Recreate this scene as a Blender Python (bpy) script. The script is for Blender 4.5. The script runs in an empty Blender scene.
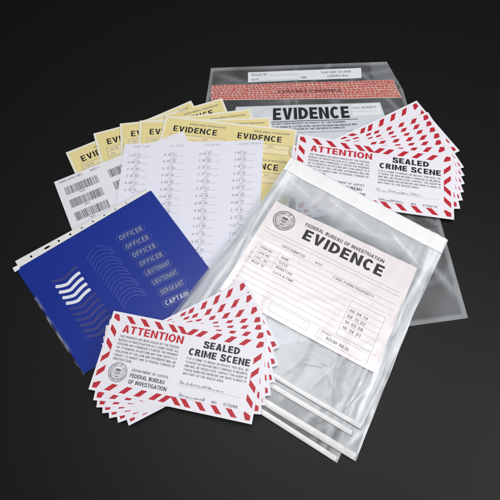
import bpy, math, random
from mathutils import Matrix, Vector, noise as mnoise

random.seed(7)
scene = bpy.context.scene
COL = scene.collection

# ------------------------------------------------------------------ camera
F_PX, TILT, H = 420.0, math.radians(22.0), 0.45      # focal length per 500 px frame, tilt from straight down, height (m)
ST, CT = math.sin(TILT), math.cos(TILT)


def at(px, py, z=0.0):
    """point on the horizontal plane z that the photo shows at (px, py)"""
    x, y = (px - 250) / F_PX, -(py - 250) / F_PX
    d = Vector((x, ST + y * CT, -CT + y * ST))
    k = (H - z) / -d.z
    return Vector((d.x * k, d.y * k, z))


def pix(p):
    r = Vector(p) - Vector((0, 0, H))
    dep = r.y * ST - r.z * CT
    up = r.y * CT + r.z * ST
    return 250 + F_PX * r.x / dep, 250 - F_PX * up / dep


cam_data = bpy.data.cameras.new('camera')
cam_data.sensor_width = 36
cam_data.lens = 36 * F_PX / 500
cam_data.clip_start, cam_data.clip_end = 0.01, 50
cam = bpy.data.objects.new('camera', cam_data)
COL.objects.link(cam)
cam.location = (0, 0, H)
cam.rotation_euler = (TILT, 0, 0)
scene.camera = cam

# ------------------------------------------------------------------ materials


def srgb(r, g, b):
    f = lambda c: (c / 12.92 if c <= .04045 else ((c + .055) / 1.055) ** 2.4)
    return (f(r / 255), f(g / 255), f(b / 255), 1)


def new_mat(name):
    m = bpy.data.materials.new(name)
    m.use_nodes = True
    n, l = m.node_tree.nodes, m.node_tree.links
    n.clear()
    out = n.new('ShaderNodeOutputMaterial')
    return m, n, l, out


def solid(name, rgb, rough=.6, spec=.3, var=.06, scale=60, bump=0.0, bscale=300, coat=0.0, coat_rough=.15):
    m, n, l, out = new_mat(name)
    p = n.new('ShaderNodeBsdfPrincipled')
    p.inputs['Roughness'].default_value = rough
    p.inputs['Specular IOR Level'].default_value = spec
    p.inputs['Coat Weight'].default_value = coat
    p.inputs['Coat Roughness'].default_value = coat_rough
    tc = n.new('ShaderNodeTexCoord')
    nz = n.new('ShaderNodeTexNoise')
    nz.inputs['Scale'].default_value = scale
    nz.inputs['Detail'].default_value = 6
    l.new(tc.outputs['Object'], nz.inputs['Vector'])
    mx = n.new('ShaderNodeMix'); mx.data_type = 'RGBA'
    lo = tuple(c * (1 - var) for c in rgb[:3]) + (1,)
    hi = tuple(min(1, c * (1 + var)) for c in rgb[:3]) + (1,)
    mx.inputs['A'].default_value, mx.inputs['B'].default_value = lo, hi
    l.new(nz.outputs['Fac'], mx.inputs['Factor'])
    l.new(mx.outputs['Result'], p.inputs['Base Color'])
    if bump:
        b2 = n.new('ShaderNodeTexNoise')
        b2.inputs['Scale'].default_value = bscale
        b2.inputs['Detail'].default_value = 4
        l.new(tc.outputs['Object'], b2.inputs['Vector'])
        bp = n.new('ShaderNodeBump')
        bp.inputs['Strength'].default_value = bump
        bp.inputs['Distance'].default_value = .0006
        l.new(b2.outputs['Fac'], bp.inputs['Height'])
        l.new(bp.outputs['Normal'], p.inputs['Normal'])
    l.new(p.outputs[0], out.inputs['Surface'])
    return m


def film_mat(name, white=(.82, .85, .88, 1), gain=1.0, rough=.12, bump=.5, bscale=22, gloss=1.0):
    """clear plastic film: see-through, a milky share set per vertex, Fresnel gloss over fine creases"""
    m, n, l, out = new_mat(name)
    tc = n.new('ShaderNodeTexCoord')
    at_ = n.new('ShaderNodeAttribute'); at_.attribute_name = 'milk'
    ml = n.new('ShaderNodeMath'); ml.operation = 'MULTIPLY'; ml.use_clamp = True
    ml.inputs[1].default_value = gain
    l.new(at_.outputs['Fac'], ml.inputs[0])
    nz = n.new('ShaderNodeTexNoise')
    nz.inputs['Scale'].default_value = bscale
    nz.inputs['Detail'].default_value = 2
    nz.inputs['Distortion'].default_value = .5
    l.new(tc.outputs['Object'], nz.inputs['Vector'])
    nf = n.new('ShaderNodeTexNoise')
    nf.inputs['Scale'].default_value = bscale * 7
    nf.inputs['Detail'].default_value = 0
    l.new(tc.outputs['Object'], nf.inputs['Vector'])
    ad = n.new('ShaderNodeMath'); ad.operation = 'MULTIPLY_ADD'
    ad.inputs[1].default_value = .05
    l.new(nf.outputs['Fac'], ad.inputs[0])
    l.new(nz.outputs['Fac'], ad.inputs[2])
    bp = n.new('ShaderNodeBump')
    bp.inputs['Strength'].default_value = bump
    bp.inputs['Distance'].default_value = .004
    l.new(ad.outputs[0], bp.inputs['Height'])
    tr = n.new('ShaderNodeBsdfTransparent')
    tr.inputs[0].default_value = (.96, .97, .98, 1)
    df = n.new('ShaderNodeBsdfDiffuse')
    df.inputs[0].default_value = white
    l.new(bp.outputs['Normal'], df.inputs['Normal'])
    m1 = n.new('ShaderNodeMixShader')
    l.new(ml.outputs[0], m1.inputs[0])
    l.new(tr.outputs[0], m1.inputs[1]); l.new(df.outputs[0], m1.inputs[2])
    gl = n.new('ShaderNodeBsdfGlossy')
    gl.inputs['Roughness'].default_value = rough
    l.new(bp.outputs['Normal'], gl.inputs['Normal'])
    fr = n.new('ShaderNodeFresnel'); fr.inputs['IOR'].default_value = 1.5
    l.new(bp.outputs['Normal'], fr.inputs['Normal'])
    fm = n.new('ShaderNodeMath'); fm.operation = 'MULTIPLY'; fm.use_clamp = True
    fm.inputs[1].default_value = gloss
    l.new(fr.outputs[0], fm.inputs[0])
    m2 = n.new('ShaderNodeMixShader')
    l.new(fm.outputs[0], m2.inputs[0])
    l.new(m1.outputs[0], m2.inputs[1]); l.new(gl.outputs[0], m2.inputs[2])
    l.new(m2.outputs[0], out.inputs['Surface'])
    return m


M = {}
M['table'] = solid('black_backdrop', (.0050, .0050, .0051, 1), rough=.56, spec=.22, var=.25, scale=500, bump=.12, bscale=900)
M['sticker'] = solid('sticker_paper', (.81, .785, .84, 1), rough=.45, spec=.35, var=.02, scale=20, bump=.25, bscale=14)
M['paper'] = solid('white_paper', (.77, .77, .86, 1), rough=.7, spec=.2, var=.025, scale=16, bump=.45, bscale=12)
M['barpaper'] = solid('label_paper', (.77, .77, .81, 1), rough=.6, spec=.25, var=.025, scale=16, bump=.4, bscale=12)
M['formpaper'] = solid('form_margin', (.80, .77, .66, 1), rough=.6, spec=.25, var=.02)
M['yellow'] = solid('yellow_form', (.765, .655, .30, 1), rough=.6, spec=.25, var=.05, scale=14)
M['paleyellow'] = solid('pale_yellow', (.82, .71, .42, 1), rough=.6, spec=.25, var=.03)
M['red'] = solid('red_ink', srgb(186, 38, 52), rough=.5, spec=.3, var=.06)
M['redhead'] = solid('red_heading_ink', srgb(190, 42, 54), rough=.5, spec=.3, var=.06)
M['black'] = solid('black_ink', (.022, .021, .025, 1), rough=.5, spec=.3)
M['grey'] = solid('grey_ink', (.13, .125, .15, 1), rough=.6, spec=.2)
M['bodyink'] = solid('body_ink', (.07, .068, .085, 1), rough=.6, spec=.2)
M['mid'] = solid('mid_ink', (.20, .195, .22, 1), rough=.6, spec=.2)
M['pale'] = solid('pale_ink', (.31, .31, .345, 1), rough=.6, spec=.2)
M['pale2'] = solid('paler_ink', (.42, .42, .46, 1), rough=.6, spec=.2)
M['label'] = solid('bag_label', (.80, .74, .745, 1), rough=.35, spec=.4, var=.02, coat=.35, coat_rough=.2)
M['blue'] = solid('blue_card', (.008, .030, .29, 1), rough=.5, spec=.28, var=.10, scale=18, bump=.12, bscale=35)
M['decal'] = solid('dim_decal', (.055, .058, .24, 1), rough=.35, spec=.5)
M['arc'] = solid('dim_arc_decal', (.045, .075, .36, 1), rough=.35, spec=.5)
M['tag'] = solid('tag_outline', (.085, .115, .33, 1), rough=.35, spec=.5)
M['silver'] = solid('silver_decal', (.23, .25, .34, 1), rough=.35, spec=.5)
M['silver2'] = solid('bright_silver_decal', (.45, .47, .54, 1), rough=.35, spec=.5)
M['white'] = solid('white_decal', (.84, .84, .88, 1), rough=.4, spec=.4)
M['seam'] = solid('seam_plastic', (.66, .66, .655, 1), rough=.3, spec=.5, var=.12, scale=90, bump=.5, bscale=60)
M['strip'] = solid('white_plastic', (.88, .88, .88, 1), rough=.3, spec=.5, var=.03, bump=.15, bscale=120)
M['sleeve_strip'] = solid('sleeve_plastic', (.80, .79, .77, 1), rough=.35, spec=.5, var=.06)
M['bandbase'] = solid('band_base', (.60, .40, .37, 1), rough=.4, spec=.4, var=.1)
M['bandred'] = solid('band_red', (.52, .105, .08, 1), rough=.4, spec=.4, var=.15, scale=120)
M['panel'] = solid('bag_panel', (.62, .66, .70, 1), rough=.35, spec=.5, var=.06, scale=30)
M['panel2'] = solid('bag_panel_pale', (.76, .78, .80, 1), rough=.35, spec=.5, var=.05, scale=30)
M['filmA'] = film_mat('bag_film', gain=1.1, rough=.24, bump=.5, bscale=22, gloss=.72)
M['filmG'] = film_mat('clear_bag_film', gain=1.0, rough=.25, bump=.7, bscale=20)
M['filmS'] = film_mat('sleeve_film', gain=1.0, rough=.25, bump=.08, bscale=10, gloss=.25)

# ------------------------------------------------------------------ objects


def tag(o, label=None, cat=None, group=None, kind=None):
    for k, v in (('label', label), ('category', cat), ('group', group), ('kind', kind)):
        if v:
            o[k] = v
    return o


def empty(name, loc, rz=0.0):
    o = bpy.data.objects.new(name, None)
    o.empty_display_size = .02
    COL.objects.link(o)
    o.location = loc
    o.rotation_euler = (0, 0, rz)
    return o


def mesh_obj(name, verts, faces, mat, parent=None, smooth=False, milk=None):
    me = bpy.data.meshes.new(name)
    me.from_pydata([tuple(v) for v in verts], [], faces)
    me.materials.append(mat)
    if smooth:
        me.polygons.foreach_set('use_smooth', [True] * len(me.polygons))
    if milk:
        a = me.attributes.new('milk', 'FLOAT', 'POINT')
        a.data.foreach_set('value', milk)
    me.update()
    o = bpy.data.objects.new(name, me)
    COL.objects.link(o)
    if parent:
        o.parent = parent
    return o


_tc = {}


def text_mesh(body, bold=0.0):
    key = (body, bold)
    if key not in _tc:
        c = bpy.data.curves.new('lettering', 'FONT')
        c.body, c.size, c.resolution_u, c.offset = body, 1.0, 3, bold
        o = bpy.data.objects.new('lettering', c)
        COL.objects.link(o)
        dg = bpy.context.evaluated_depsgraph_get()
        me = bpy.data.meshes.new_from_object(o.evaluated_get(dg))
        vs = [(v.co.x, v.co.y) for v in me.vertices]
        fs = [tuple(p.vertices) for p in me.polygons]
        bpy.data.objects.remove(o); bpy.data.curves.remove(c); bpy.data.meshes.remove(me)
        x0 = min(v[0] for v in vs); x1 = max(v[0] for v in vs)
        _tc[key] = ([(v[0] - x0, v[1]) for v in vs], fs, x1 - x0)
    return _tc[key]




def _arc(cx, cy, rx, ry, a0, a1, n=14):
    return [(cx + rx * math.cos(math.radians(a0 + (a1 - a0) * k / n)), cy + ry * math.sin(math.radians(a0 + (a1 - a0) * k / n))) for k in range(n + 1)]


def _band(o, i, closed=False):
    N = len(o)
    return [[o[k], o[(k + 1) % N], i[(k + 1) % N], i[k]] for k in range(N if closed else N - 1)]


def _rc(x0, y0, x1, y1):
    return [(x0, y0), (x1, y0), (x1, y1), (x0, y1)]


def glyph(ch, t):
    """heavy grotesque capital, cap height 1: list of polygons and its width"""
    h = t * .84

    def bowl(y0, y1, w):
        c = w - (y1 - y0) * .5
        ry, m = (y1 - y0) / 2, (y0 + y1) / 2
        o = [(0, y0)] + _arc(c, m, w - c, ry, -90, 90) + [(0, y1)]
        i = [(t, y0 + h)] + _arc(c, m, w - c - t, ry - h, -90, 90) + [(t, y1 - h)]
        return _band(o, i, True)
    if ch == 'I':
        return [_rc(0, 0, t, 1)], t
    if ch == 'L':
        return [_rc(0, 0, t, 1), _rc(t, 0, .58, h)], .58
    if ch in 'EF':
        p = [_rc(0, 0, t, 1), _rc(t, 1 - h, .62, 1), _rc(t, .5 - h / 2, .58, .5 + h / 2)]
        return p + ([_rc(t, 0, .63, h)] if ch == 'E' else []), .63
    if ch == 'T':
        return [_rc(0, 1 - h, .68, 1), _rc(.34 - t / 2, 0, .34 + t / 2, 1 - h)], .68
    if ch == 'N':
        w = .76
        return [_rc(0, 0, t, 1), _rc(w - t, 0, w, 1), [(t, 1), (t, .66), (w - t, 0), (w - t, .34)]], w
    if ch == 'M':
        w = .92
        return [_rc(0, 0, t, 1), _rc(w - t, 0, w, 1), [(t, 1), (t, .58), (w / 2, 0), (w / 2, .36)], [(w / 2, .36), (w / 2, 0), (w - t, .58), (w - t, 1)]], w
    if ch in 'VA':
        w = .76
        q = [[(0, 1), (w / 2 - t * .55, 0), (w / 2, 0), (w / 2, .28), (t * 1.1, 1)], [(w, 1), (w - t * 1.1, 1), (w / 2, .28), (w / 2, 0), (w / 2 + t * .55, 0)]]
        if ch == 'A':
            q = [[(x, 1 - y) for x, y in p] for p in q]
            e = lambda y: t * 1.1 + (w / 2 - t * 1.1) * y / .72
            q.append([(e(.19), .19), (w - e(.19), .19), (w - e(.19 + h), .19 + h), (e(.19 + h), .19 + h)])
        return q, w
    if ch == 'C':
        return _band(_arc(.37, .5, .37, .515, 40, 320, 26), _arc(.37, .5, .37 - t, .515 - h, 46, 314, 26)), .72
    if ch == 'G':
        return _band(_arc(.38, .5, .38, .515, 40, 318, 26), _arc(.38, .5, .38 - t, .515 - h, 46, 312, 26)) + [_rc(.76 - t, 0.04, .76, .38), _rc(.42, .38, .76, .38 + h)], .76
    if ch == 'O':
        return _band(_arc(.40, .5, .40, .515, 0, 360, 32), _arc(.40, .5, .40 - t, .515 - h, 0, 360, 32)), .80
    if ch == 'D':
        return bowl(0, 1, .74), .74
    if ch == 'P':
        return bowl(.40, 1, .66) + [_rc(0, 0, t, .40)], .66
    if ch == 'R':
        return bowl(.42, 1, .67) + [_rc(0, 0, t, .42), [(.30, .42), (.30 + t * 1.05, .42), (.72, 0), (.72 - t * 1.2, 0)]], .72
    if ch == 'B':
        return bowl(0, .5 + h / 2, .70) + bowl(.5 + h / 2, 1, .66), .70
    if ch == 'U':
        o = [(0, 1)] + _arc(.37, .36, .37, .37, 180, 360) + [(.74, 1)]
        i = [(t, 1)] + _arc(.37, .36, .37 - t, .37 - h, 180, 360) + [(.74 - t, 1)]
        return _band(o, i), .74
    if ch == 'S':
        u = t / 2
        return _rib([(.665 - u, .70), (.60 - u * .6, .86), (.345, 1.01 - h / 2), (.10, .88), (u + .02, .73), (.13, .60), (.345, .515), (.56, .41), (.675 - u, .28), (.58, .12), (.345, h / 2 - .01), (.09, .13), (u, .31)], h), .68
    if ch == 'H':
        return [_rc(0, 0, t, 1), _rc(.74 - t, 0, .74, 1), _rc(t, .5 - h / 2, .74 - t, .5 + h / 2)], .74
    if ch == 'J':
        return [_rc(.54 - t, .3, .54, 1)] + _band(_arc(.27, .27, .27, .28, 180, 360), _arc(.27, .27, .27 - t, .28 - h, 180, 360)), .54
    if ch == 'K':
        return [_rc(0, 0, t, 1), [(t, .30), (t, .30 + t * 1.3), (.70 - t * 1.1, 1), (.70, 1)], [(.22, .50), (.36, .64), (.74, 0), (.74 - t * 1.2, 0)]], .74
    if ch == 'W':
        w, q = 1.06, t * .55
        return [[(0, 1), (t, 1), (.26 + q * .6, 0), (.26 - q, 0)], [(.26 - q, 0), (.26 + q, 0), (w / 2 + q, 1), (w / 2 - q, 1)],
                [(w / 2 - q, 1), (w / 2 + q, 1), (w - .26 + q, 0), (w - .26 - q, 0)], [(w - .26 - q, 0), (w - .26 + q, 0), (w, 1), (w - t, 1)]], w
    if ch == 'X':
        return [[(0, 0), (t * 1.15, 0), (.72, 1), (.72 - t * 1.15, 1)], [(0, 1), (.72 - t * 1.15, 0), (.72, 0), (t * 1.15, 1)]], .72
    if ch == 'Y':
        return [_rc(.36 - t / 2, 0, .36 + t / 2, .42), [(.36 - t / 2, .42), (.36 + t / 2, .42), (t * 1.1, 1), (0, 1)], [(.36 - t / 2, .42), (.36 + t / 2, .42), (.72, 1), (.72 - t * 1.1, 1)]], .72
    if ch == 'Z':
        return [_rc(0, 0, .66, h), _rc(0, 1 - h, .66, 1), [(0, h), (t * 1.3, h), (.66, 1 - h), (.66 - t * 1.3, 1 - h)]], .66
    if ch == '.':
        return [_rc(0, 0, t * 1.1, h * 1.2)], t * 1.1
    if ch == ',':
        return [[(0, h), (.02, -.16), (t * .7, -.16), (t * 1.1, h)]], t * 1.1
    if ch == '0':
        return _band(_arc(.28, .5, .28, .515, 0, 360, 24), _arc(.28, .5, .28 - t, .515 - h, 0, 360, 24)), .56
    if ch == '1':
        return [_rc(.24, 0, .24 + t, 1), [(.04, .72), (.24, .82), (.24, 1), (.04, .86)]], .40
    u, k = t / 2, h / 2
    if ch == '2':
        return _rib([(u, .68), (.10, .88), (.29, 1 - k), (.48, .88), (.54 - u, .70), (.42, .46), (.18, .22), (u, k)], h) + [_rc(0, 0, .56, h)], .56
    if ch == '3':
        return _rib([(u, .74), (.10, .90), (.28, 1 - k), (.46, .90), (.52 - u, .74), (.42, .58), (.22, .53), (.44, .46), (.55 - u, .28), (.46, .10), (.27, k), (.09, .10), (u, .28)], h), .56
    if ch == '4':
        return [_rc(.36, 0, .36 + t, 1), _rc(0, .22, .58, .22 + h), [(0, .22 + h), (t, .22 + h), (.36, .80), (.36, 1)]], .58
    if ch == '5':
        return [_rc(.10, 1 - h, .52, 1), [(.06, .48), (.06 + t, .48), (.10 + t, 1 - h), (.10, 1 - h)]] + _rib([(.06 + u, .52), (.28, .62), (.47, .52), (.55 - u, .32), (.46, .10), (.27, k), (.09, .10), (u, .25)], h), .56
    if ch == '6':
        return _rib([(.53 - u, .80), (.44, .94), (.28, 1 - k), (.10, .86), (u, .5), (u, .30), (.12, .09), (.28, k), (.46, .09), (.55 - u, .30), (.46, .54), (.28, .60), (.12, .52), (u, .34)], h), .56
    if ch == '9':
        return [[(.56 - x, 1 - y) for x, y in p] for p in glyph('6', t)[0]], .56
    if ch == '7':
        return [_rc(0, 1 - h, .56, 1), [(.14, 0), (.14 + t, 0), (.56, 1 - h), (.56 - t, 1 - h)]], .56
    if ch == '8':
        return _band(_arc(.28, .27, .28, .28, 0, 360, 20), _arc(.28, .27, .28 - t, .28 - h, 0, 360, 20)) + _band(_arc(.28, .76, .255, .245, 0, 360, 20), _arc(.28, .76, .255 - t, .245 - h, 0, 360, 20)), .56
    return [], .32


def _rib(P, h):
    V = [Vector(p) for p in P]
    Q = []
    for i in range(len(V) - 1):
        a, b, c, d = V[max(0, i - 1)], V[i], V[i + 1], V[min(len(V) - 1, i + 2)]
        for k in range(4):
            x = k / 4
            Q.append(.5 * ((2 * b) + (c - a) * x + (2 * a - 5 * b + 4 * c - d) * x * x + (3 * b - a - 3 * c + d) * x ** 3))
    Q.append(V[-1])
    o, i_ = [], []
    for k, q in enumerate(Q):
        d = (Q[min(len(Q) - 1, k + 1)] - Q[max(0, k - 1)]).normalized()
        nn = Vector((-d.y, d.x)) * (h / 2 * (1 + .12 * abs(d.y)))
        o.append(tuple(q + nn)); i_.append(tuple(q - nn))
    return _band(o, i_)


CAP = 0.70     # cap height of the built-in font at size 1


class Sheet:
    """a flat thing given by its corners TL, TR, BR, BL (world); a runs right, b runs down, both 0..1"""

    def __init__(s, corners, curl=None):
        s.c = [Vector(p) for p in corners]
        s.curl = curl
        s.o = sum(s.c, Vector()) / 4
        s.o.z = min(p.z for p in s.c)
        s.W = ((s.c[1] - s.c[0]).length + (s.c[2] - s.c[3]).length) / 2
        s.Hh = ((s.c[3] - s.c[0]).length + (s.c[2] - s.c[1]).length) / 2

    def pt(s, a, b, dz=0.0):
        t = s.c[0].lerp(s.c[1], a); u = s.c[3].lerp(s.c[2], a)
        p = t.lerp(u, b)
        p.z += dz + (s.curl(a, b) if s.curl else 0)
        return p

    def loc(s, a, b, dz=0.0):
        return s.pt(a, b, dz) - s.o

    def ab(s, px, py):
        a = b = .5
        for _ in range(12):
            x, y = pix(s.pt(a, b))
            xa, ya = pix(s.pt(a + 1e-3, b)); xb, yb = pix(s.pt(a, b + 1e-3))
            j11, j21, j12, j22 = (xa - x) * 1e3, (ya - y) * 1e3, (xb - x) * 1e3, (yb - y) * 1e3
            det = j11 * j22 - j12 * j21
            dx, dy = px - x, py - y
            a += (dx * j22 - dy * j12) / det
            b += (j11 * dy - j21 * dx) / det
        return a, b


class Ink:
    """collects printed shapes of one part, lying on a sheet"""

    def __init__(s, sheet, dz=.00012):
        s.s, s.dz, s.v, s.f = sheet, dz, [], []

    def poly(s, pts):
        i = len(s.v)
        s.v += [s.s.loc(a, b, s.dz) for a, b in pts]
        s.f.append(tuple(range(i, i + len(pts)))[::-1])

    def rect(s, a0, b0, a1, b1, n=1, m=1):
        i = len(s.v)
        for r in range(m + 1):
            for c in range(n + 1):
                s.v.append(s.s.loc(a0 + (a1 - a0) * c / n, b0 + (b1 - b0) * r / m, s.dz))
        for r in range(m):
            for c in range(n):
                k = i + r * (n + 1) + c
                s.f.append((k + n + 1, k + n + 2, k + 1, k))

    def hline(s, a0, a1, b, w=.0003, n=12):
        h = w / s.s.Hh / 2
        s.rect(a0, b - h, a1, b + h, n, 1)

    def vline(s, a, b0, b1, w=.0003, n=8):
        h = w / s.s.W / 2
        s.rect(a - h, b0, a + h, b1, 1, n)

    def frame(s, a0, b0, a1, b1, w=.0003):
        s.hline(a0, a1, b0, w); s.hline(a0, a1, b1, w)
        hh = w / s.s.Hh / 2
        s.vline(a0, b0 + hh, b1 - hh, w); s.vline(a1, b0 + hh, b1 - hh, w)

    def text(s, body, a0, base, cap, a1=None, bold=0.0, align='l', slope=0.0):
        """a1 given: stretch to that width; otherwise natural proportions. cap in b units"""
        if all(c in 'ABCDEFGHIJKLMNOPRSTUVWXYZ0123456789., ' for c in body):
            t = .145 + bold * 2
            w = sum(glyph(c, t)[1] + .13 for c in body) - .13
            nat = cap * s.s.Hh / s.s.W * w * .92
            if a1 is None:
                a1 = a0 + nat
            return s.btext(body, a0, base, cap, a1, t, .13)
        vs, fs, w = text_mesh(body, bold)
        ky = cap / CAP
        kx = (a1 - a0) / w if a1 is not None else ky * s.s.Hh / s.s.W
        if a1 is None and align == 'r':
            a0 -= w * kx
        if a1 is None and align == 'c':
            a0 -= w * kx / 2
        i = len(s.v)
        for x, y in vs:
            s.v.append(s.s.loc(a0 + x * kx, base - y * ky + slope * x * kx, s.dz))
        s.f += [tuple(k + i for k in f) for f in fs]

    def btext(s, body, a0, base, cap, a1, t=.2, gap=.11):
        """heavy capitals stretched to the span a0..a1"""
        x, items = 0.0, []
        for ch in body:
            ps, w = glyph(ch, t)
            items.append((x, ps))
            x += w + gap
        kx = (a1 - a0) / (x - gap)
        for x, ps in items:
            for p in ps:
                q = [(a0 + (x + u) * kx, base - v * cap) for u, v in p]
                ar = sum(q[k][0] * q[(k + 1) % len(q)][1] - q[(k + 1) % len(q)][0] * q[k][1] for k in range(len(q)))
                s.poly(q if ar > 0 else q[::-1])

    def stroke(s, pts, w, n=6, dzs=0.0, round_ends=False):
        """a smooth ribbon of width w (m) through (a, b) points"""
        P = [Vector((a * s.s.W, -b * s.s.Hh)) for a, b in pts]
        Q = []
        for i in range(len(P) - 1):
            p0, p1, p2, p3 = P[max(0, i - 1)], P[i], P[i + 1], P[min(len(P) - 1, i + 2)]
            for k in range(n):
                t = k / n
                Q.append(.5 * ((2 * p1) + (p2 - p0) * t + (2 * p0 - 5 * p1 + 4 * p2 - p3) * t * t + (3 * p1 - p0 - 3 * p2 + p3) * t ** 3))
        Q.append(P[-1])
        i0 = len(s.v)
        N = len(Q)
        for i, q in enumerate(Q):
            d = Q[min(N - 1, i + 1)] - Q[max(0, i - 1)]
            d.normalize()
            nn = Vector((-d.y, d.x))
            ww = w / 2
            if round_ends and (i == 0 or i == N - 1):
                ww *= .6
            for sg in (1, -1):
                r = q + nn * ww * sg
                s.v.append(s.s.loc(r.x / s.s.W, -r.y / s.s.Hh, s.dz + dzs))
        for i in range(N - 1):
            k = i0 + 2 * i
            s.f.append((k, k + 1, k + 3, k + 2))

    def ring(s, ca, cb, r0, r1, n=40):
        i = len(s.v)
        for k in range(n):
            t = 2 * math.pi * k / n
            for r in (r0, r1):
                s.v.append(s.s.loc(ca + r * math.cos(t) / s.s.W, cb - r * math.sin(t) / s.s.Hh, s.dz))
        for k in range(n):
            j = (k + 1) % n
            if r0 > 0:
                s.f.append((i + 2 * k, i + 2 * k + 1, i + 2 * j + 1, i + 2 * j))
        if r0 <= 0:
            s.f.append(tuple(i + 2 * k + 1 for k in range(n)))

    def ring_text(s, body, ca, cb, r, cap, start, end, bold=.01):
        chars = list(body)
        for k, ch in enumerate(chars):
            if ch == ' ':
                continue
            t = start + (end - start) * (k + .5) / len(chars)
            vs, fs, w = text_mesh(ch, bold)
            sc = cap / CAP
            i = len(s.v)
            rd = Vector((math.cos(t), math.sin(t))); tg = Vector((math.sin(t), -math.cos(t)))
            for x, y in vs:
                p = rd * (r + y * sc) + tg * (x - w / 2) * sc
                s.v.append(s.s.loc(ca + p.x / s.s.W, cb - p.y / s.s.Hh, s.dz))
            s.f += [tuple(q + i for q in f) for f in fs]

    def build(s, name, mat, parent):
        return mesh_obj(name, s.v, s.f, mat, parent)


def sheet_mesh(sh, name, mat, parent, n=24, m=18, thick=.00015, a0=0, b0=0, a1=1, b1=1, dz=0.0, cut=None):
    """paper: a curled grid with a thin edge all round"""
    v, f = [], []
    for r in range(m + 1):
        for c in range(n + 1):
            v.append(sh.loc(a0 + (a1 - a0) * c / n, b0 + (b1 - b0) * r / m, dz))
    for r in range(m):
        for c in range(n):
            k = r * (n + 1) + c
            f.append((k + n + 1, k + n + 2, k + 1, k))
    rim = list(range(n + 1)) + [r * (n + 1) + n for r in range(1, m + 1)] + [m * (n + 1) + c for c in range(n - 1, -1, -1)] + [r * (n + 1) for r in range(m - 1, 0, -1)]
    i = len(v)
    v += [v[k] - Vector((0, 0, thick)) for k in rim]
    L = len(rim)
    for k in range(L):
        j = (k + 1) % L
        f.append((rim[k], rim[j], i + j, i + k))
    return mesh_obj(name, v, f, mat, parent)


def seal_emblem(ink, ca, cb, R):
    """round government seal: ringed inscription, shield and laurel"""
    ink.ring(ca, cb, R * .95, R)
    ink.ring(ca, cb, R * .895, R * .92)
    ink.ring(ca, cb, R * .60, R * .635)
    ink.ring_text('DEPARTMENT OF JUSTICE', ca, cb, R * .695, R * .15, math.radians(205), math.radians(-25), .03)
    # the lower half of the inscription reads the other way up
    chars = 'FEDERAL BUREAU OF INVESTIGATION'
    for k, ch in enumerate(chars):
        if ch == ' ':
            continue
        t = math.radians(207 + 126 * (k + .5) / len(chars))
        vs, fs, w = text_mesh(ch, .03)
        sc = R * .12 / CAP
        rd = Vector((math.cos(t), math.sin(t))); tg = Vector((-math.sin(t), math.cos(t)))
        i = len(ink.v)
        for x, y in vs:
            p = rd * (R * .83 - y * sc) + tg * (x - w / 2) * sc
            ink.v.append(ink.s.loc(ca + p.x / ink.s.W, cb - p.y / ink.s.Hh, ink.dz))
        ink.f += [tuple(q + i for q in f) for f in fs]
    W, Hh = ink.s.W, ink.s.Hh
    q = lambda x, y: (ca + x * R / W, cb - y * R / Hh)
    # shield: dark chief, striped field
    ink.poly([q(-.27, .34), q(-.27, .14), q(.27, .14), q(.27, .34)])
    for k in range(5):
        x0 = -.27 + .12 * k
        lo = -.34 + abs(x0 + .03) * .6
        ink.poly([q(x0, .10), q(x0, lo), q(x0 + .06, lo), q(x0 + .06, .10)])
    for sg in (-1, 1):
        for k in range(7):
            t = math.radians(150 + k * 20) if sg < 0 else math.radians(30 - k * 20)
            cx, cy = .45 * math.cos(t), .45 * math.sin(t)
            ink.poly([q(cx + .075 * math.cos(t), cy + .075 * math.sin(t)), q(cx - .045 * math.sin(t), cy + .045 * math.cos(t)),
                      q(cx - .075 * math.cos(t), cy - .075 * math.sin(t)), q(cx + .045 * math.sin(t), cy - .045 * math.cos(t))])
    ink.poly([q(-.16, -.42), q(-.16, -.50), q(.16, -.50), q(.16, -.42)])


# ------------------------------------------------------------------ setting
ground = mesh_obj('table_surface', [(-4, -4, 0), (4, -4, 0), (4, 4, 0), (-4, 4, 0)], [(0, 1, 2, 3)], M['table'])
tag(ground, kind='structure')

# ------------------------------------------------------------------ crime scene stickers (two fans)
TXT_L = ['THIS PREMISES HAS BEEN SEALED BY THE FEDERAL',
         'BUREAU OF INVESTIGATION AS A CRIME SCENE. ALL',
         'PERSONS ARE FORBIDDEN TO ENTER THE PREMISES',
         'OR TO REMOVE OR DISTURB ANY ITEM. ENTRY IS A',
         'VIOLATION OF THE LAW AND OFFENDERS WILL BE',
         'SUBJECT TO ARREST AND TO FEDERAL CHARGES OF',
         'OBSTRUCTION.']
TXT_R = ['IT IS A CRIME TO BREAK OR DEFACE THIS SEAL OR',
         'TO ENTER THE AREA BEYOND IT. REMOVAL IS UNLAWFUL',
         'AND WILL BE PROSECUTED. CONTACT THE AGENT IN',
         'CHARGE NAMED BELOW BEFORE ANY ENTRY IS MADE TO',
         'ANY PART OF THE SEALED AREA.']


def sticker_layout(W, Hh):
    """a sheet centred on its own origin"""
    R = math.hypot(W, Hh) / 2

    def curl(a, b):
        r = math.hypot((a - .5) * W, (b - .5) * Hh) / R
        return .0015 * r ** 3
    s = Sheet([(-W / 2, Hh / 2, 0), (W / 2, Hh / 2, 0), (W / 2, -Hh / 2, 0), (-W / 2, -Hh / 2, 0)], curl)
    s.o = Vector((0, 0, 0))
    return s


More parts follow.
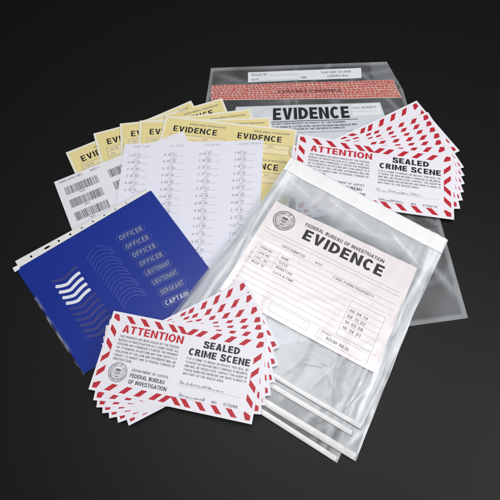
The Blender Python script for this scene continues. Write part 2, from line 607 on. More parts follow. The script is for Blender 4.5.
def border(sh, parent):
    ink = Ink(sh)
    r = sh.W / sh.Hh
    m, bd, w, sk = .016, .042, .036, .041

    def P(x, y):                       # x, y in units of W from the top left corner
        return (x, y * r)
    hgt = 1 / r
    pitch = (1 - 2 * (m + bd / 2)) / 10

    def mirror(pts):
        for sx in (0, 1):
            for sy in (0, 1):
                q = [P(1 - x if sx else x, hgt - y if sy else y) for x, y in pts]
                ink.poly(q[::-1] if sx != sy else q)
    a = .027
    mirror([(m, m), (m, m + a), (m + bd - a + .016, m + bd), (m + bd, m + bd), (m + bd, m + bd - a + .016), (m + a, m)])
    for k in range(1, 6):
        x = m + bd / 2 + pitch * k
        if k == 5:
            x -= (w + sk) / 2 - .006
        mirror([(x - w / 2 - sk / 2, m), (x - w / 2 + sk / 2, m + bd), (x + w / 2 + sk / 2, m + bd), (x + w / 2 - sk / 2, m)])
    L = hgt - 2 * (m + bd / 2)
    for t in (.20, .405):
        y = m + bd / 2 + L * t
        mirror([(m, y - w / 2 - sk / 2), (m, y + w / 2 - sk / 2), (m + bd, y + w / 2 + sk / 2), (m + bd, y - w / 2 + sk / 2)])
    return ink.build('border_print', M['red'], parent)


def sticker(name, W, Hh, full, serial='075074', seed=3):
    sh = sticker_layout(W, Hh)
    root = empty(name, (0, 0, 0))
    sheet_mesh(sh, 'paper', M['sticker'], root, 28, 16)
    border(sh, root)
    if full:
        i = Ink(sh); i.btext('ATTENTION', .093, .247, .098, .490, .225); i.build('heading_print', M['redhead'], root)
        i = Ink(sh)
        i.btext('SEALED', .622, .243, .086, .850, .255)
        i.btext('CRIME SCENE', .540, .360, .086, .924, .25)
        i.build('title_print', M['black'], root)
        i = Ink(sh)
        for k, t in enumerate(TXT_L):
            b = .312 + .0475 * k
            i.text(t, .088, b, .029, .478 if k < 6 else .21, .012)
        for k, t in enumerate(TXT_R):
            b = .418 + .0465 * k
            i.text(t, .535, b, .028, .922 if k < 4 else .79, .012)
        i.build('small_print', M['bodyink'], root)
        i = Ink(sh)
        i.text('DEPARTMENT OF JUSTICE', .226, .690, .030, .455, .008)
        i.btext('FEDERAL BUREAU', .222, .765, .048, .440, .19)
        i.btext('OF INVESTIGATION', .222, .840, .048, .462, .19)
        i.build('agency_print', M['black'], root)
        i = Ink(sh); seal_emblem(i, .142, .735, .0585 * W); i.build('seal_emblem', M['grey'], root)
        i = Ink(sh)
        i.hline(.525, .91, .735, .00022); i.hline(.525, .70, .875, .00022)
        i.build('signature_lines', M['pale'], root)
        i = Ink(sh, .0002)
        rs = random.Random(seed)
        for (a0, a1, bb) in ((.53, .79, .718), (.545, .70, .858)):
            pts, t, wd = [], 0.0, 0
            while t < 1:
                run = rs.choice((2, 3, 4, 6))                # a few loops of one height, then another
                am = rs.choice((.010, .013, .017, .030, .042)) if wd else .046
                st = rs.uniform(.006, .018)
                for q in range(run):
                    lean = rs.uniform(.002, .008)
                    pts.append((a0 + (a1 - a0) * t, bb + rs.uniform(-.004, .006)))
                    pts.append((a0 + (a1 - a0) * (t + st) + lean, bb - am * rs.uniform(.7, 1.1)))
                    if rs.random() < .3:
                        pts.append((a0 + (a1 - a0) * (t + st) - lean * .6, bb - am * .8))
                    t += st * 1.9
                    am *= rs.uniform(.7, 1.0)
                t += rs.uniform(.0, .035)
                wd += 1
            i.stroke(pts, .00017, 4)
        i.build('signature', M['bodyink'], root)
        i = Ink(sh)
        i.text('NO.', .745, .865, .032, .778, .02); i.text(serial, .815, .865, .036, .90, .0)
        i.build('serial_number', M['grey'], root)
    return root


def place(root, W, Hh, obs, z, tilt=0.0, xc=0.0):
    """rigid fit of a W x Hh sticker to the corners one sees of it"""
    loc = {'TL': Vector((-W / 2, Hh / 2)), 'TR': Vector((W / 2, Hh / 2)), 'BR': Vector((W / 2, -Hh / 2)), 'BL': Vector((-W / 2, -Hh / 2))}
    L = [loc[k] for k in obs]; G = []
    for p in obs.values():
        q = at(p[0], p[1], z)
        for _ in range(4):
            q = at(p[0], p[1], z + .0008 + tilt * (q.x - xc))
        G.append(q.to_2d())
    lc = sum(L, Vector((0, 0))) / len(L); gc = sum(G, Vector((0, 0))) / len(G)
    sn = cs = 0
    for p, q in zip(L, G):
        p, q = p - lc, q - gc
        cs += p.dot(q); sn += p.x * q.y - p.y * q.x
    th = math.atan2(sn, cs)
    c, s_ = math.cos(th), math.sin(th)
    t = gc - Vector((c * lc.x - s_ * lc.y, s_ * lc.x + c * lc.y))
    root.location = (t.x, t.y, z + tilt * (t.x - xc))
    root.rotation_euler = (Matrix.Rotation(-math.atan(tilt), 3, 'Y') @ Matrix.Rotation(th, 3, 'Z')).to_euler()


def copy_thing(o):
    c = o.copy(); COL.objects.link(c)
    for ch in o.children:
        d = ch.copy(); COL.objects.link(d); d.parent = c
    return c


def size_of(q, z):
    p = [at(*c, z).to_2d() for c in q]
    return ((p[1] - p[0]).length + (p[2] - p[3]).length) / 2, ((p[3] - p[0]).length + (p[2] - p[1]).length) / 2


NQ = [(112, 309), (267, 342), (253, 424), (90, 390)]
FQ = [(298, 134), (452, 156), (454.5, 220), (289.5, 196)]
near = [dict(zip(('TL', 'TR', 'BR', 'BL'), NQ)),
        dict(TR=(266, 331), BR=(260, 414), BL=(95, 400)),
        dict(TR=(263, 323), BR=(267, 405), BL=(96, 407)),
        dict(TR=(262, 315), BR=(271, 395), BL=(103, 413)),
        dict(TR=(258, 304), BR=(275.5, 382), BL=(110, 418)),
        dict(TR=(252.5, 291.5), BR=(279, 365), BL=(118, 423)),
        dict(TR=(245, 279), BR=(280, 347), BL=(129, 426))]
far = [dict(zip(('TL', 'TR', 'BR', 'BL'), FQ)),
       dict(TR=(446, 145), BR=(460, 209)),
       dict(TR=(442, 138.5), BR=(462.5, 200)),
       dict(TR=(440, 131.5), BR=(463.5, 192)),
       dict(TR=(435, 125), BR=(464.5, 184)),
       dict(TR=(431, 118.5), BR=(464.5, 176)),
       dict(TR=(427.5, 112), BR=(464, 168)),
       dict(TR=(416.5, 101), BR=(459.5, 151))]
ORD = ['', 'second', 'third', 'fourth', 'fifth', 'sixth', 'seventh', 'eighth']


def fan(quad, obs, z0, dz, where, group, n, toplabel, botlabel, tilt=0.0, xc=0.0, serial='075074', seed=3):
    zt = z0 + dz * (n - 1)
    W, Hh = size_of(quad, zt)
    top = sticker('seal_sticker', W, Hh, True, serial, seed)
    place(top, W, Hh, obs[0], zt, tilt, xc)
    tag(top, toplabel, 'sticker', group)
    proto = None
    for k in range(1, n):
        o = sticker('seal_sticker', W, Hh, False) if proto is None else copy_thing(proto)
        proto = proto or o
        place(o, W, Hh, obs[k], zt - dz * k, tilt, xc)
        lab = f'white seal sticker with red border, {ORD[k]} from the top of the {where}'
        if k == n - 1:
            lab = botlabel
        tag(o, lab, 'sticker', group)


# ------------------------------------------------------------------ clear bag at the back with the red band
def film(sh, name, mat, parent, n, m, wr, milk, outline=None):
    """wr(a, b) lifts the film; milk(a, b) its milky share"""
    v, f, mk = [], [], []
    for r in range(m + 1):
        for c in range(n + 1):
            a, b = c / n, r / m
            if outline:
                a, b = outline(a, b)
            v.append(sh.loc(a, b))
            mk.append(max(0.0, min(1.0, milk(a, b))))
    for r in range(m):
        for c in range(n):
            k = r * (n + 1) + c
            f.append((k + n + 1, k + n + 2, k + 1, k))
    return mesh_obj(name, v, f, mat, parent, smooth=True, milk=mk)


def ns(x, y, s=0.0):
    return mnoise.noise(Vector((x, y, s)))


def ridge(x, y, s=0.0):
    return 1 - abs(mnoise.noise(Vector((x, y, s)))) * 2


def seg_d(a, b, p, q):
    dx, dy = q[0] - p[0], q[1] - p[1]
    t = max(0, min(1, ((a - p[0]) * dx + (b - p[1]) * dy) / (dx * dx + dy * dy)))
    return math.hypot(a - p[0] - dx * t, (b - p[1] - dy * t) * 1.3), t


CREASES = [((.30, .69), (.37, .83), .016, .26), ((.37, .83), (.50, .96), .012, .20), ((.52, .68), (.585, .97), .010, .16), ((.60, .74), (.80, .70), .007, .22),
           ((.70, .97), (.80, .72), .014, .22), ((.16, .66), (.26, .95), .016, .18), ((.80, .72), (.90, .60), .008, .20), ((.62, .88), (.74, .84), .006, .18),
           ((.05, .11), (.22, .15), .010, .14), ((.30, .10), (.62, .155), .009, .12), ((.70, .10), (.93, .20), .010, .20), ((.02, .18), (.07, .72), .010, .34),
           ((.06, .14), (.115, .60), .008, .26), ((.955, .12), (.935, .60), .010, .40), ((.935, .60), (.965, .97), .012, .45), ((.90, .30), (.955, .52), .006, .28), ((.89, .62), (.955, .80), .007, .34), ((.90, .95), (.96, .82), .008, .32)]


def crease(a, b, cs, off=(0, 0)):
    s_, z_ = 0.0, 0.0
    for p, q, w, g in cs:
        d, t = seg_d(a + off[0], b + off[1], p, q)
        if d < w * 3:
            k = math.exp(-(d / w) ** 2) * min(1, 6 * t + .2, 6 * (1 - t) + .2)
            s_ += g * k
            z_ += g * k
    return s_, z_


def G_wr(a, b):
    z = .0007 * ns(a * 5, b * 7, 3.1) + .0005 * max(0, ridge(a * 4 + b * 3, b * 3 - a * 2, 5.7) - .6) * 2.5
    e = min(1, min(a, 1 - a, b, 1 - b) * 14)
    return z * e + .0010 * (1 - abs(2 * b - 1)) * .3


zG = .0012
G = Sheet([at(211, 68, zG), at(395, 61.5, zG), at(468, 318, zG), at(166, 360, zG)], G_wr)
bagG = empty('evidence_bag', G.o)
tag(bagG, 'large clear evidence bag with a red patterned band lying flat at the back', 'evidence bag', 'plastic evidence bags')


GC = [((.02, .03), (.30, .10), .008, .12), ((.45, .01), (.47, .20), .006, .14), ((.80, .03), (.99, .30), .010, .16), ((.62, .10), (.97, .16), .006, .10), ((.86, .74), (.97, .93), .012, .22), ((.80, .90), (.96, .80), .008, .20), ((.90, .62), (.99, .70), .008, .18), ((.30, .17), (.75, .145), .006, .08)]


def G_milk(a, b):
    m = .10 + .05 * ns(a * 4, b * 5, 9) + .16 * max(0, ridge(a * 3 + b * 5, b * 4 - a * 2, 2.2) - .80) * 3
    m += crease(a + .03 * ns(b * 5, a * 3, 1), b, GC)[0]
    e = min(a, 1 - a, b, 1 - b)
    if e < .014:
        m += .16
    if a > .86 and b < .1:                 # folded over top corner
        m += .09
    if b > .7:
        m += .07 * max(0, ns(a * 9, b * 7, 4) + .25) * 2
    return m


def G_out(a, b):                            # the top right corner is folded in
    if b < .14:
        a = a * (1 - .045 * (1 - b / .14))
    return a, b


film(G, 'film', M['filmG'], bagG, 90, 110, G_wr, G_milk, G_out)
gp = lambda x, y: G.ab(x, y)


def strip_on(sh, name, mat, parent, quad_px, dz, n=30, m=4):
    """a printed panel on a sheet given by four photo corners"""
    c = [sh.ab(*p) for p in quad_px]
    v, f = [], []
    for r in range(m + 1):
        for k in range(n + 1):
            t, s_ = k / n, r / m
            a = (c[0][0] * (1 - t) + c[1][0] * t) * (1 - s_) + (c[3][0] * (1 - t) + c[2][0] * t) * s_
            b = (c[0][1] * (1 - t) + c[1][1] * t) * (1 - s_) + (c[3][1] * (1 - t) + c[2][1] * t) * s_
            v.append(sh.loc(a, b, dz))
    for r in range(m):
        for k in range(n):
            q = r * (n + 1) + k
            f.append((q + n + 1, q + n + 2, q + 1, q))
    return mesh_obj(name, v, f, mat, parent), c


class Sub:
    """a region of a sheet addressed 0..1 both ways, so that print can be laid out inside it"""

    def __init__(s, sh, c):
        s.sh, s.c, s.o = sh, c, sh.o
        P = [sh.pt(*q) for q in c]
        s.W = (P[1] - P[0]).length; s.Hh = (P[3] - P[0]).length

    def map(s, t, u):
        c = s.c
        return tuple((c[0][i] * (1 - t) + c[1][i] * t) * (1 - u) + (c[3][i] * (1 - t) + c[2][i] * t) * u for i in (0, 1))

    def loc(s, t, u, dz=0.0):
        return s.sh.loc(*s.map(t, u), dz)

    def pt(s, t, u, dz=0.0):
        return s.sh.pt(*s.map(t, u), dz)


band, bc = strip_on(G, 'tamper_band', M['bandbase'], bagG, [(211, 85.5), (393, 80), (402, 98), (211, 100.5)], .0003, 60, 4)
bs = Sub(G, bc)
ik = Ink(bs, .0005)
rb = random.Random(11)
for r in range(7):
    x = -.01 + rb.uniform(0, .01)
    while x < .992:
        w = rb.uniform(.011, .019)
        a0, a1 = max(.003, x), min(.997, x + w)
        if a1 - a0 > .004:
            y0 = .02 + r * .137 + rb.uniform(-.010, .010)
            y1 = y0 + rb.uniform(.075, .112)
            k = .004 if r % 2 else -.004
            ik.poly([(a0, y0), (min(.999, max(.001, a0 + k)), y1), (min(.999, a1 + k), y1 + .02), (a1, y0 + .015)])
        x += w + rb.uniform(.003, .008)
ik.build('band_pattern', M['bandred'], bagG)
ik = Ink(bs, .0007)
for t0, t1, tx in ((.36, .52, 'EVIDENCE'), (.53, .70, 'EVIDENCE')):
    ik.text(tx, t0, .60, .16, t1, .0)
ik.build('band_lettering', solid('band_ink', (.07, .025, .025, 1), rough=.5), bagG)

pan, pc = strip_on(G, 'write_on_strip', M['panel2'], bagG, [(248, 72.5), (361, 68), (361.5, 78), (248, 82.5)], .0003)
ps = Sub(G, pc); ik = Ink(ps, .00045)
ik.text('SEALED BY', .03, .38, .20); ik.text('DATE', .03, .85, .20)
ik.hline(.18, .45, .40, .0003); ik.hline(.10, .45, .90, .0003); ik.text('TIME', .46, .85, .2)
ik.build('strip_lines', M['grey'], bagG)
ik = Ink(ps, .00045)
ik.text('TEAR HERE TO OPEN', .64, .42, .2); ik.text('EVIDENCE BAG', .70, .80, .2)
ik.build('strip_print', M['grey'], bagG)

pan, pc = strip_on(G, 'bag_label', M['panel'], bagG, [(236, 107), (380, 102.5), (398, 150), (226, 156)], .0003, 40, 16)
ps = Sub(G, pc)
pan2, pc2 = strip_on(G, 'label_window', M['panel2'], bagG, [(351.5, 104.5), (379, 103.5), (382, 115), (352.5, 116)], .00042, 10, 4)
ik = Ink(Sub(G, [G.ab(273, 108), G.ab(348, 106), G.ab(350, 118), G.ab(273, 120.5)]), .0006)
ik.btext('EVIDENCE', .0, 1.0, .95, 1.0, .25)
ik.build('heading_print', M['black'], bagG)
ik = Ink(Sub(G, [G.ab(272, 121), G.ab(356, 118), G.ab(360, 131), G.ab(272, 135)]), .0006)
ik.hline(-.02, 1.02, .10, .0011)
ik.text('DO NOT OPEN WITHOUT AUTHORITY OF THE EXAMINER', .0, .32, .12, .86, .02)
ik.text('TO BE OPENED BY CUTTING ALONG THE BOTTOM SEAM AND RESEALED WITH', .0, .56, .13, .99, .02)
ik.text('TAPE WHEN EXAMINATION OF THE CONTENTS IS COMPLETE', .0, .76, .13, .84, .02)
ik.hline(-.4, 1.0, .95, .0005)
ik.build('small_print', M['bodyink'], bagG)
ik = Ink(Sub(G, [G.ab(353, 106), G.ab(376, 105), G.ab(378, 113), G.ab(353, 114)]), .0006)
ik.text('BAG NUMBER', .0, .42, .3, 1.0); ik.hline(0, 1, .75, .0003)
ik.build('window_print', M['pale'], bagG)

# ------------------------------------------------------------------ yellow evidence forms, fanned
forms = [((66, 153), (191, 101), .0021), ((93.5, 134), (222, 98.5), .0026), ((120, 124), (250.5, 109), .0031),
         ((140, 121), (270.5, 117.5), .0036), ((166, 116), (297, 130), .0041)]


def form_corners(tl, tr, z, ratio, zb=None):
    a, b = at(*tl, z), at(*tr, z)
    d = b - a
    dn = Vector((d.y, -d.x, 0)) * ratio
    c = [a, b, b + dn, a + dn]
    if zb is not None:
        c[2].z, c[3].z = zb
    return c


YLAB = ['yellow evidence label sheet, leftmost and lowest of the fan, its corner above the barcodes',
        'yellow evidence label sheet, second from the left end of the fan of yellow sheets',
        'yellow evidence label sheet in the middle of the fan, two sheets on either side',
        'yellow evidence label sheet lying directly under the front sheet of the yellow fan',
        'front yellow evidence label sheet with both EVIDENCE headings in view behind the white list']
for k, (tl, tr, z) in enumerate(forms):
    cv = lambda a, b, k=k: .0009 * (2 * abs(a - .5)) ** 3 * (1 - b)
    sh = Sheet(form_corners(tl, tr, z, .74, (z - .0014, z - .0014)), cv)
    root = empty('evidence_form', sh.o)
    tag(root, YLAB[k], 'form', 'fan of yellow evidence label sheets')
    sheet_mesh(sh, 'paper', M['formpaper'], root, 24, 18)
    ik = Ink(sh); ik.rect(.016, .022, .984, .985, 24, 18); ik.build('yellow_print', M['yellow'], root)
    for r in range(1 if k < 4 else 2):
        for c in range(2):
            if (r, c) == (1, 0):
                continue
            a0, b0 = .035 + .485 * c, .02 + .33 * r
            ik = Ink(sh, .00022)
            ik.btext('EVIDENCE', a0 + .045, b0 + .155, .068, a0 + .375, .21, .16)
            ik.build('heading_print', M['black'], root)
            ib = Ink(sh, .00018); ib.rect(a0 + .03, b0 + .19, a0 + .44, b0 + .30, 8, 3); ib.build('entry_box', M['paleyellow'], root)
            il = Ink(sh, .00026)
            il.text('FEDERAL BUREAU OF INVESTIGATION', a0 + .16, b0 + .06, .020, a0 + .43, .01)
            il.frame(a0 + .03, b0 + .19, a0 + .44, b0 + .30, .0004)
            il.hline(a0 + .03, a0 + .44, b0 + .24, .0003)
            il.text('CASE NO.', a0 + .045, b0 + .225, .018); il.text('DATE', a0 + .28, b0 + .225, .018)
            il.text('ITEM', a0 + .045, b0 + .28, .018)
            il.build('form_lines', M['grey'], root)

# ------------------------------------------------------------------ barcode label sheet
bz = .0048
cb = form_corners((54, 182), (183, 131), bz, .74, (.0036, .0016))
cb[0].z = .0036
SB = Sheet(cb, lambda a, b: .0006 * math.sin(a * 3.1) * (1 - b))
# keep its corners where the photo shows them
cb[0] = at(54, 182, .0036); SB.c[0] = cb[0]
root = empty('barcode_sheet', SB.o)
tag(root, 'white sheet of barcode labels lying left of the long white list', 'label sheet')
sheet_mesh(SB, 'paper', M['barpaper'], root, 24, 18)
ik = Ink(SB); rb = random.Random(5)
il = Ink(SB)
il.text('EVIDENCE CONTROL LABELS', .03, .045, .022, .20, .01); il.text('SHEET 1', .26, .045, .022, .33)
for r in range(4):
    for c in range(3):
        a0, b0 = .05 + .325 * c, .105 + .150 * r
        a1, b1 = a0 + .245, b0 + .092
        if c > 1 or (c == 1 and r > 2):
            continue
        x = a0
        while x < a1 - .004:
            w = rb.choice((.0022, .0022, .0036, .0055))
            ik.rect(x, b0, min(x + w, a1), b1)
            x += w + rb.choice((.002, .002, .0034, .0048))
        ik.text('%06d' % rb.randint(100000, 999999), a0 + .09, b1 + .024, .015)
ik.build('barcodes', M['bodyink'], root)
il.build('heading_print', M['grey'], root)

# ------------------------------------------------------------------ long white list sheet
lz = .0054
cl = [at(125, 144, lz), at(263.5, 140, lz), at(257, 284, .0046), at(105, 284, .0020)]
SL = Sheet(cl, lambda a, b: .0006 * abs(2 * a - 1) ** 3)
root = empty('list_sheet', SL.o)
tag(root, 'white sheet printed with four columns of tiny grey entries above the blue sheet', 'list sheet')
sheet_mesh(SL, 'paper', M['paper'], root, 24, 18)
rb = random.Random(8)
for c in range(4):
    ik = Ink(SL); il = Ink(SL)
    a0 = .035 + .252 * c
    il.text(('ITEM  CODE', 'LOT  DATE', 'LOCKER NO.', 'AGENT  INITIALS')[c], a0 + .035, .035, .016)
    for r in range(17):
        if c < 1 and r > 5 or c == 1 and r > 11:
            continue
        b = .085 + .053 * r
        il.text(''.join(rb.choice('ABCDEHKLMNPRST') for _ in range(rb.randint(3, 6))), a0 + .045, b, .010)
        ik.text('%d %02d %02d' % (rb.randint(1, 9), rb.randint(10, 99), rb.randint(10, 99)), a0 + .005, b + .019, .0165, a0 + .092, .008)
        il.hline(a0 + .075, a0 + .150, b + .024, .0004)
        il.text('%04d' % rb.randint(1000, 9999), a0 + .055, b + .036, .010)
    col = ik.build('entry_column', M['pale'], root)
    il.build('entry_lines', M['pale2'], col)

# ------------------------------------------------------------------ blue decal sheet in a punched sleeve
zb_ = dict(TL=.0022, TR=.0076, BR=.0064, BL=.0014)
SBl = Sheet([at(16.5, 269.5, zb_['TL']), at(151, 190.5, zb_['TR']), at(224, 288, zb_['BR']), at(84, 374, zb_['BL'])],
            lambda a, b: .0004 * math.sin(a * 3.14) * math.sin(b * 3.14))
root = empty('decal_sheet', SBl.o)
tag(root, 'blue card of rank decals in a clear sleeve with a punched white edge', 'decal sheet')
sheet_mesh(SBl, 'blue_card', M['blue'], root, 24, 18)


def bl_milk(a, b):
    e = a - .0
    m = .0
    if a < .016 and .3 < b:
        m += .55 * max(0, ns(b * 11, a * 60, 1.3) + .05) * (1 - a / .016)
    if a < .012:
        m += .0
    return m


v_dz = .0007
fs = Sheet([p + Vector((0, 0, v_dz)) for p in SBl.c], SBl.curl)
fs.o = SBl.o
film(fs, 'sleeve', M['filmS'], root, 160, 60, None, bl_milk, lambda a, b: (-.008 + a * 1.016, b * 1.006))

# the punched binding edge, with real holes
bl_top = [((22.5, 256.5), (16.5, 268.5)), ((68, 232), (68, 240)), ((111, 206.8), (111, 214.5)), ((151, 187), (151, 190))]


def edge_pt(t, u):
    """t along the edge, u from its outer (0) to its inner (1) side"""
    wd = .068 - .046 * t
    return SBl.loc(.02 + .98 * t, -wd * (1 - u) - .001, .0003)


v, f = [], []
holes = [.10, .215, .30, .385, .47, .555, .64, .725, .81]
cuts = [0.0]
for h in holes:
    hw = .040 if h == .215 else .018
    cuts += [h - hw - .008, h + hw + .008]
cuts.append(1.0)
for i in range(len(cuts) - 1):
    t0, t1 = cuts[i], cuts[i + 1]
    base = len(v)
    if i % 2 == 0:
        for t in (t0, t1):
            for u in (0, .5, 1):
                v.append(edge_pt(t, u))
        for k in range(2):
            f.append((base + k, base + k + 1, base + 4 + k, base + 3 + k))
    else:
        h = holes[i // 2]
        ht = (.022 if h == .215 else .007); hu = .15 if h == .215 else .17
        N = 24
        for k in range(N):
            an = 2 * math.pi * k / N
            cx, cy = math.cos(an), math.sin(an)
            v.append(edge_pt(h + ht * cx, .5 + hu * cy))
            q = 1 / max(abs(cx), abs(cy))
            v.append(edge_pt(h + (t1 - t0) / 2 * max(-1, min(1, cx * q)), .5 + .5 * max(-1, min(1, cy * q))))
        for k in range(N):
            j = (k + 1) % N
            f.append((base + 2 * k, base + 2 * k + 1, base + 2 * j + 1, base + 2 * j))
mesh_obj('punched_edge', v, f, M['sleeve_strip'], root)
# small heat-sealed tab at the left corner of the sleeve
ik = Ink(SBl, .0006)
ik.poly([(-.014, -.028), (-.016, .016), (.022, .012), (.024, -.024)])
ik.build('corner_tab', M['strip'], root)


def wave(px0, py0, dx, dy, ln=1.0):
    q = [(0, 0), (.16, -.015), (.33, -.05), (.5, -.115), (.66, -.28), (.83, -.44), (1.0, -.56)]
    return [(px0 + dx * x * ln, py0 + dx * y * ln * dy) for x, y in q]


for k in range(-1, 10):
    x0, y0 = 10 + (228 + 17.3 * k) / 5, 220 + (334 + 27.7 * k) / 5
    lw = 0 <= k <= 3
    ik = Ink(SBl, .0003)
    pts = [SBl.ab(*p) for p in wave(x0, y0, 24.5 if lw else (25.5 if k < 0 else 27), 1.05)]
    ik.stroke(pts, .0038 if lw else .0031, 6, round_ends=True)
    o = ik.build('chevron_decal', M['white'] if lw else M['decal'], root)
    if lw:
        o['label'] = 'bright white wavy service stripe'
for k in range(15):
    x0, y0 = 80 + (40 + 14.6 * k) / 5.556, 240 + (112 + 19.3 * k) / 5.556
    q = [(0, 0), (6, -26), (24, -52), (52, -72), (88, -78), (122, -70), (142, -56)]
    if k % 3 == 2:
        q = q[:6]
    ik = Ink(SBl, .0003)
    ik.stroke([SBl.ab(x0 + x / 5.556, y0 + y / 5.556) for x, y in q], .00115, 5)
    ik.build('arc_decal', M['arc'], root)
names = ['OFFICER', 'OFFICER', 'OFFICER', 'OFFICER', 'LIEUTENANT', 'LIEUTENANT', 'SERGEANT', 'CAPTAIN']
ctr = [(130.7, 233.3), (137.2, 242), (144, 250.4), (151, 259.2), (157.6, 268), (164.8, 277.2), (172, 287.4), (176.9, 298.2)]
for nme, (cx, cy) in zip(names, ctr):
    ux, uy = Vector((.905, -.425)), Vector((.40, .80))
    hw, hh = 15.2, 4.3
    pp = lambda s_, t_: (cx + ux.x * s_ + uy.x * t_, cy + ux.y * s_ + uy.y * t_)
    ik = Ink(SBl, .0003)
    loop = [(-hw, -1.5), (-hw + 2.2, -hh), (hw - 2.2, -hh), (hw, -1.5), (hw, 1.5), (hw - 2.2, hh), (-hw + 2.2, hh), (-hw, 1.5), (-hw, -1.5)]
    for p, q in zip(loop[:-1], loop[1:]):
        ik.stroke([SBl.ab(*pp(*p)), SBl.ab(*pp(*q))], .00055, 1)
    t = ik.build('name_tag', M['tag'], root)
    wl = 12.6 if len(nme) < 9 else 13.4
    sb = Sub(SBl, [SBl.ab(*pp(-wl, -2.8)), SBl.ab(*pp(wl, -2.8)), SBl.ab(*pp(wl, 2.8)), SBl.ab(*pp(-wl, 2.8))])
    ik = Ink(sb, .0003)
    ik.btext(nme, 0, 1.0, 1.0, 1.0, .24, .14)
    ik.build('lettering', M['silver2'] if nme == 'CAPTAIN' else M['silver'], t)
    # lettering belongs to its tag

# ------------------------------------------------------------------ fan at the back right
fan(FQ, far, .0026, .0005, 'back fan', 'fan of seal stickers behind the evidence bags', 8,
    'red bordered sealed crime scene sticker on top of the fan behind the evidence bags',
    'lowest seal sticker of the back fan, its corner nearest the red band')

# ------------------------------------------------------------------ pile of evidence bags
LQ = [(276, 201), (417, 268), (375, 373), (220, 290)]


def bag(quad, zs, seed, parts, nm=(60, 80), milk0=.16, amp=1.0):
    coff = (0, 0) if amp == 1.0 else (.06 * math.sin(seed), .04 * math.cos(seed * 3))

    def wr(a, b):
        e = max(0, min(1, min(a, 1 - a) * 10)) * max(0, min(1, min(b, 1 - b) * 10))
        z = .0006 * min(1, amp + .0) * ns(a * 3.2, b * 4.5, seed) * e
        z += amp * .0010 * max(0, ridge(a * 5 + ns(b * 2, a, seed) * .8, b * 1.1, seed + 4) - .70) * 3 * e ** .5
        z += amp * .0006 * max(0, ridge(a * 2.2 + b * 3, b * 3.5 - a * 2, seed + 8) - .8) * 3 * e
        z += .0022 * amp * crease(a + .02 * ns(b * 4, a * 3, seed), b, CREASES, coff)[1] * min(1, 12 * (1 - b) + .1)
        # side folds: long ridges near the right and left edges
        for d, k in ((1 - a, 1.0), (a, .7)):
            if d < .13:
                q = d / .13
                z += amp * k * (.0016 * math.sin(q * math.pi) * (.6 + .6 * ns(b * 6, d * 14, seed + 2)) + .0005 * math.sin(q * 15 + 3 * ns(b * 4, 0, seed)))
        return z
    sh = Sheet([at(p[0], p[1], z) for p, z in zip(quad, zs)], wr)
    root = empty('evidence_bag', sh.o)

    def milk(a, b):
        m = milk0 * (1 + .5 * ns(a * 3, b * 4, seed + 1)) + crease(a + .02 * ns(b * 4, a * 3, seed), b, CREASES, coff)[0]
        m += .12 * max(0, ridge(a * 4 + ns(b * 1.6, a * 2, seed) * .9, b * .9, seed + 4) - .62) * 1.9 * (.25 + .75 * max(0, min(1, .5 + 1.6 * ns(a * 2, b * 2.5, seed + 6))))
        m += .16 * max(0, ridge(a * 2.2 + b * 3, b * 3.5 - a * 2, seed + 8) - .8) * 3
        for d, w, g in ((1 - a, .085, .55), (a, .10, .55)):
            if d < w:
                q = d / w
                m += g * (1 - q) ** .6 * (.2 + 1.5 * max(0, ridge(b * 2.2, d * 26, seed + 3) - .45))
        if b < .22 and milk0 > .12:
            m += .40 * min(1, (.22 - b) / .06)
        return m
    film(sh, 'film', M['filmA'], root, nm[0], nm[1], wr, milk,
         lambda a, b: (a + (a - .5) * .012 * ns(b * 6, seed + (5 if a > .5 else 1)), b))
    return sh, root


def strip(sh, root, name, b0, b1, thick, mat=None, a0=0.0, a1=1.0, dz=.0003, n=50):
    """white strip across the bag with a softly domed section and closed ends"""
    v, f = [], []
    prof = [(0, 0), (.0, .75), (.10, 1), (.5, 1.08), (.90, 1), (1, .75), (1, 0)]
    for k in range(n + 1):
        a = a0 + (a1 - a0) * k / n
        for u, h in prof:
            p = sh.loc(a, b0 + (b1 - b0) * u, dz)
            p.z += thick * h * (1 + .22 * ns(a * 22, b0 * 9, 2))
            v.append(p)
    L = len(prof)
    for k in range(n):
        for j in range(L - 1):
            q = k * L + j
            f.append((q, q + 1, q + L + 1, q + L))
    f.append(tuple(range(L))); f.append(tuple(n * L + j for j in range(L))[::-1])
    return mesh_obj(name, v, f, mat or M['seam'], root, smooth=True)


BG = 'plastic evidence bags'
qD = [(286.5, 170.5), (426, 262), (337, 463), (149, 343)]
qC = [(287, 169), (436, 256), (355.5, 461.5), (156, 340)]
qB = [(289, 165), (441, 250), (352, 436.5), (168, 327)]
qA = [(291, 158), (447.5, 241), (361, 430), (181, 324)]
zD = [.0092, .0048, .0014, .0064]
dzs = .0013
D, rD = bag(qD, zD, 21.0, None, (70, 100), .05, .55)
strip(D, rD, 'bottom_seam', .978, 1.0, .0004)
tag(rD, 'bottommost plastic bag of the pile, its white bottom seam nearest the black table', 'evidence bag', BG)
C_, rC = bag(qC, [z + dzs for z in zD], 37.0, None, (70, 100), .05, .55)
strip(C_, rC, 'bottom_seam', .971, 1.0, .0006)
tag(rC, 'plastic bag in the pile whose thick white bottom seam reaches furthest down', 'evidence bag', BG)
B_, rB = bag(qB, [z + 2 * dzs for z in zD], 53.0, None, (70, 100), .05, .55)
strip(B_, rB, 'bottom_seam', .977, 1.0, .0005)
tag(rB, 'plastic bag directly under the top bag, its bottom seam just showing below', 'evidence bag', BG)
A_, rA = bag(qA, [z + 3 * dzs for z in zD], 71.0, None, (140, 190), .14)
tag(rA, 'top plastic evidence bag of the pile with the white form label in full view', 'evidence bag', BG)
strip(A_, rA, 'bottom_seam', .978, 1.0, .0005)
strip(A_, rA, 'seal_strip', -.004, .082, .0008, M['strip'], n=60)

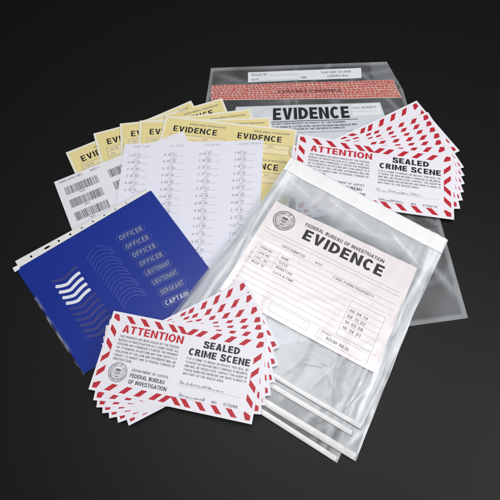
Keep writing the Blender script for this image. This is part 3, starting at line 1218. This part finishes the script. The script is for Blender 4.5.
# the printed form label lies on the film of the top bag
lc = [A_.ab(*p) for p in LQ]
LS = Sub(A_, lc)


class Flat:
    """addresses the label region; follows the film it is printed on"""


v, f = [], []
n, m = 50, 34
for r in range(m + 1):
    for c in range(n + 1):
        v.append(LS.loc(c / n, r / m, .0006))
for r in range(m):
    for c in range(n):
        k = r * (n + 1) + c
        f.append((k + n + 1, k + n + 2, k + 1, k))
lab = mesh_obj('form_label', v, f, M['label'], rA, smooth=True)


def on_label(name, mat, fn):
    ik = Ink(LS, .0009)
    fn(ik)
    return ik.build(name, mat, lab)


on_label('seal_emblem', M['grey'], lambda i: seal_emblem(i, .115, .145, .072 * LS.W))
on_label('heading_print', M['black'], lambda i: i.btext('EVIDENCE', .272, .228, .103, .82, .235, .15))
on_label('agency_print', M['bodyink'], lambda i: i.text('FEDERAL BUREAU OF INVESTIGATION', .250, .100, .034, .80, .018))


def lines(i):
    for b in (.285, .318):
        i.hline(.03, .97, b, .0003, 40)
    for k in range(10):
        b = .40 + .052 * k
        i.hline(.03 if k > 0 else .05, .97 if b < .52 or b > .86 else .70, b, .00022, 40)
    i.vline(.05, .43, .65, .00025); i.vline(.20, .43, .65, .00025)
    i.frame(.72, .54, .94, .86, .0003)
    for k in range(1, 6):
        i.hline(.722, .938, .54 + .0533 * k, .00022)
    i.frame(.30, .885, .56, .955, .00022)
    i.frame(.62, .885, .94, .965, .00025)


on_label('form_lines', M['pale2'], lines)


def filled(i, part):
    if part == 0:
        i.text('DATE SUBMITTED', .19, .385, .022, .35, .0)
        i.text('NOTES', .42, .385, .018)
        for k, t in enumerate(('ITEM NO', 'CASE NO', 'LOC. 14', 'BOX 12')):
            i.text(t, .07, .485 + .052 * k, .022, .155, .0)
        for k, t in enumerate(('NAME', 'TITLE', 'SIGNATURE', 'DATE & TIME')):
            i.text(t, .22, .485 + .052 * k, .022, .22 + .0125 * len(t), .004)
    elif part == 1:
        i.text('CASE FORM PROPERTY', .56, .435, .023, .83, .004)
    elif part == 2:
        for k, t in enumerate(('09 08 14', '09 11 22', '10 02 08', '10 14 31')):
            i.text(t, .735, .635 + .0533 * k, .024, .85, .004)
    else:
        i.text('ROOM 108.20', .68, .945, .026, .82, .006)
        i.text('STORED', .64, .905, .012, .70)


for part, nm_ in enumerate(('entry_headings', 'form_title', 'table_numbers', 'room_number')):
    on_label(nm_, M['mid'], lambda i: filled(i, part))

# ------------------------------------------------------------------ fan in front
fan(NQ, near, .0116, .0005, 'front fan', 'fan of seal stickers at the front', 7,
    'red bordered sealed crime scene sticker on top of the fan at the front',
    'red bordered white seal sticker at the bottom of the front fan, turned the most', .045, -.068, '075088', 12)

# ------------------------------------------------------------------ studio light
world = bpy.data.worlds.new('World')
scene.world = world
world.use_nodes = True
wb = world.node_tree.nodes['Background']
wb.inputs[0].default_value = (.9, .95, 1.0, 1)
wb.inputs[1].default_value = .022


def softbox(name, loc, target, size, power, color=(1, 1, 1)):
    d = bpy.data.lights.new(name, 'AREA')
    d.shape = 'RECTANGLE'
    d.size, d.size_y = size
    d.energy = power
    d.color = color
    o = bpy.data.objects.new(name, d)
    COL.objects.link(o)
    o.location = loc
    o.rotation_euler = (Vector(target) - Vector(loc)).to_track_quat('-Z', 'Y').to_euler()
    return o


softbox('overhead_softbox', (.10, .22, 1.35), (.02, .12, 0), (.75, .6), 14.8, (.97, .98, 1.0))
softbox('right_softbox', (1.05, -.30, .85), (.05, .1, 0), (.7, .7), 10, (1.0, .985, .97))

scene.view_settings.view_transform = 'Standard'
scene.view_settings.look = 'None'
scene.view_settings.exposure = 0
scene.cycles.max_bounces = 12
scene.cycles.transparent_max_bounces = 32
scene.cycles.use_denoising = True
scene.render.film_transparent = False
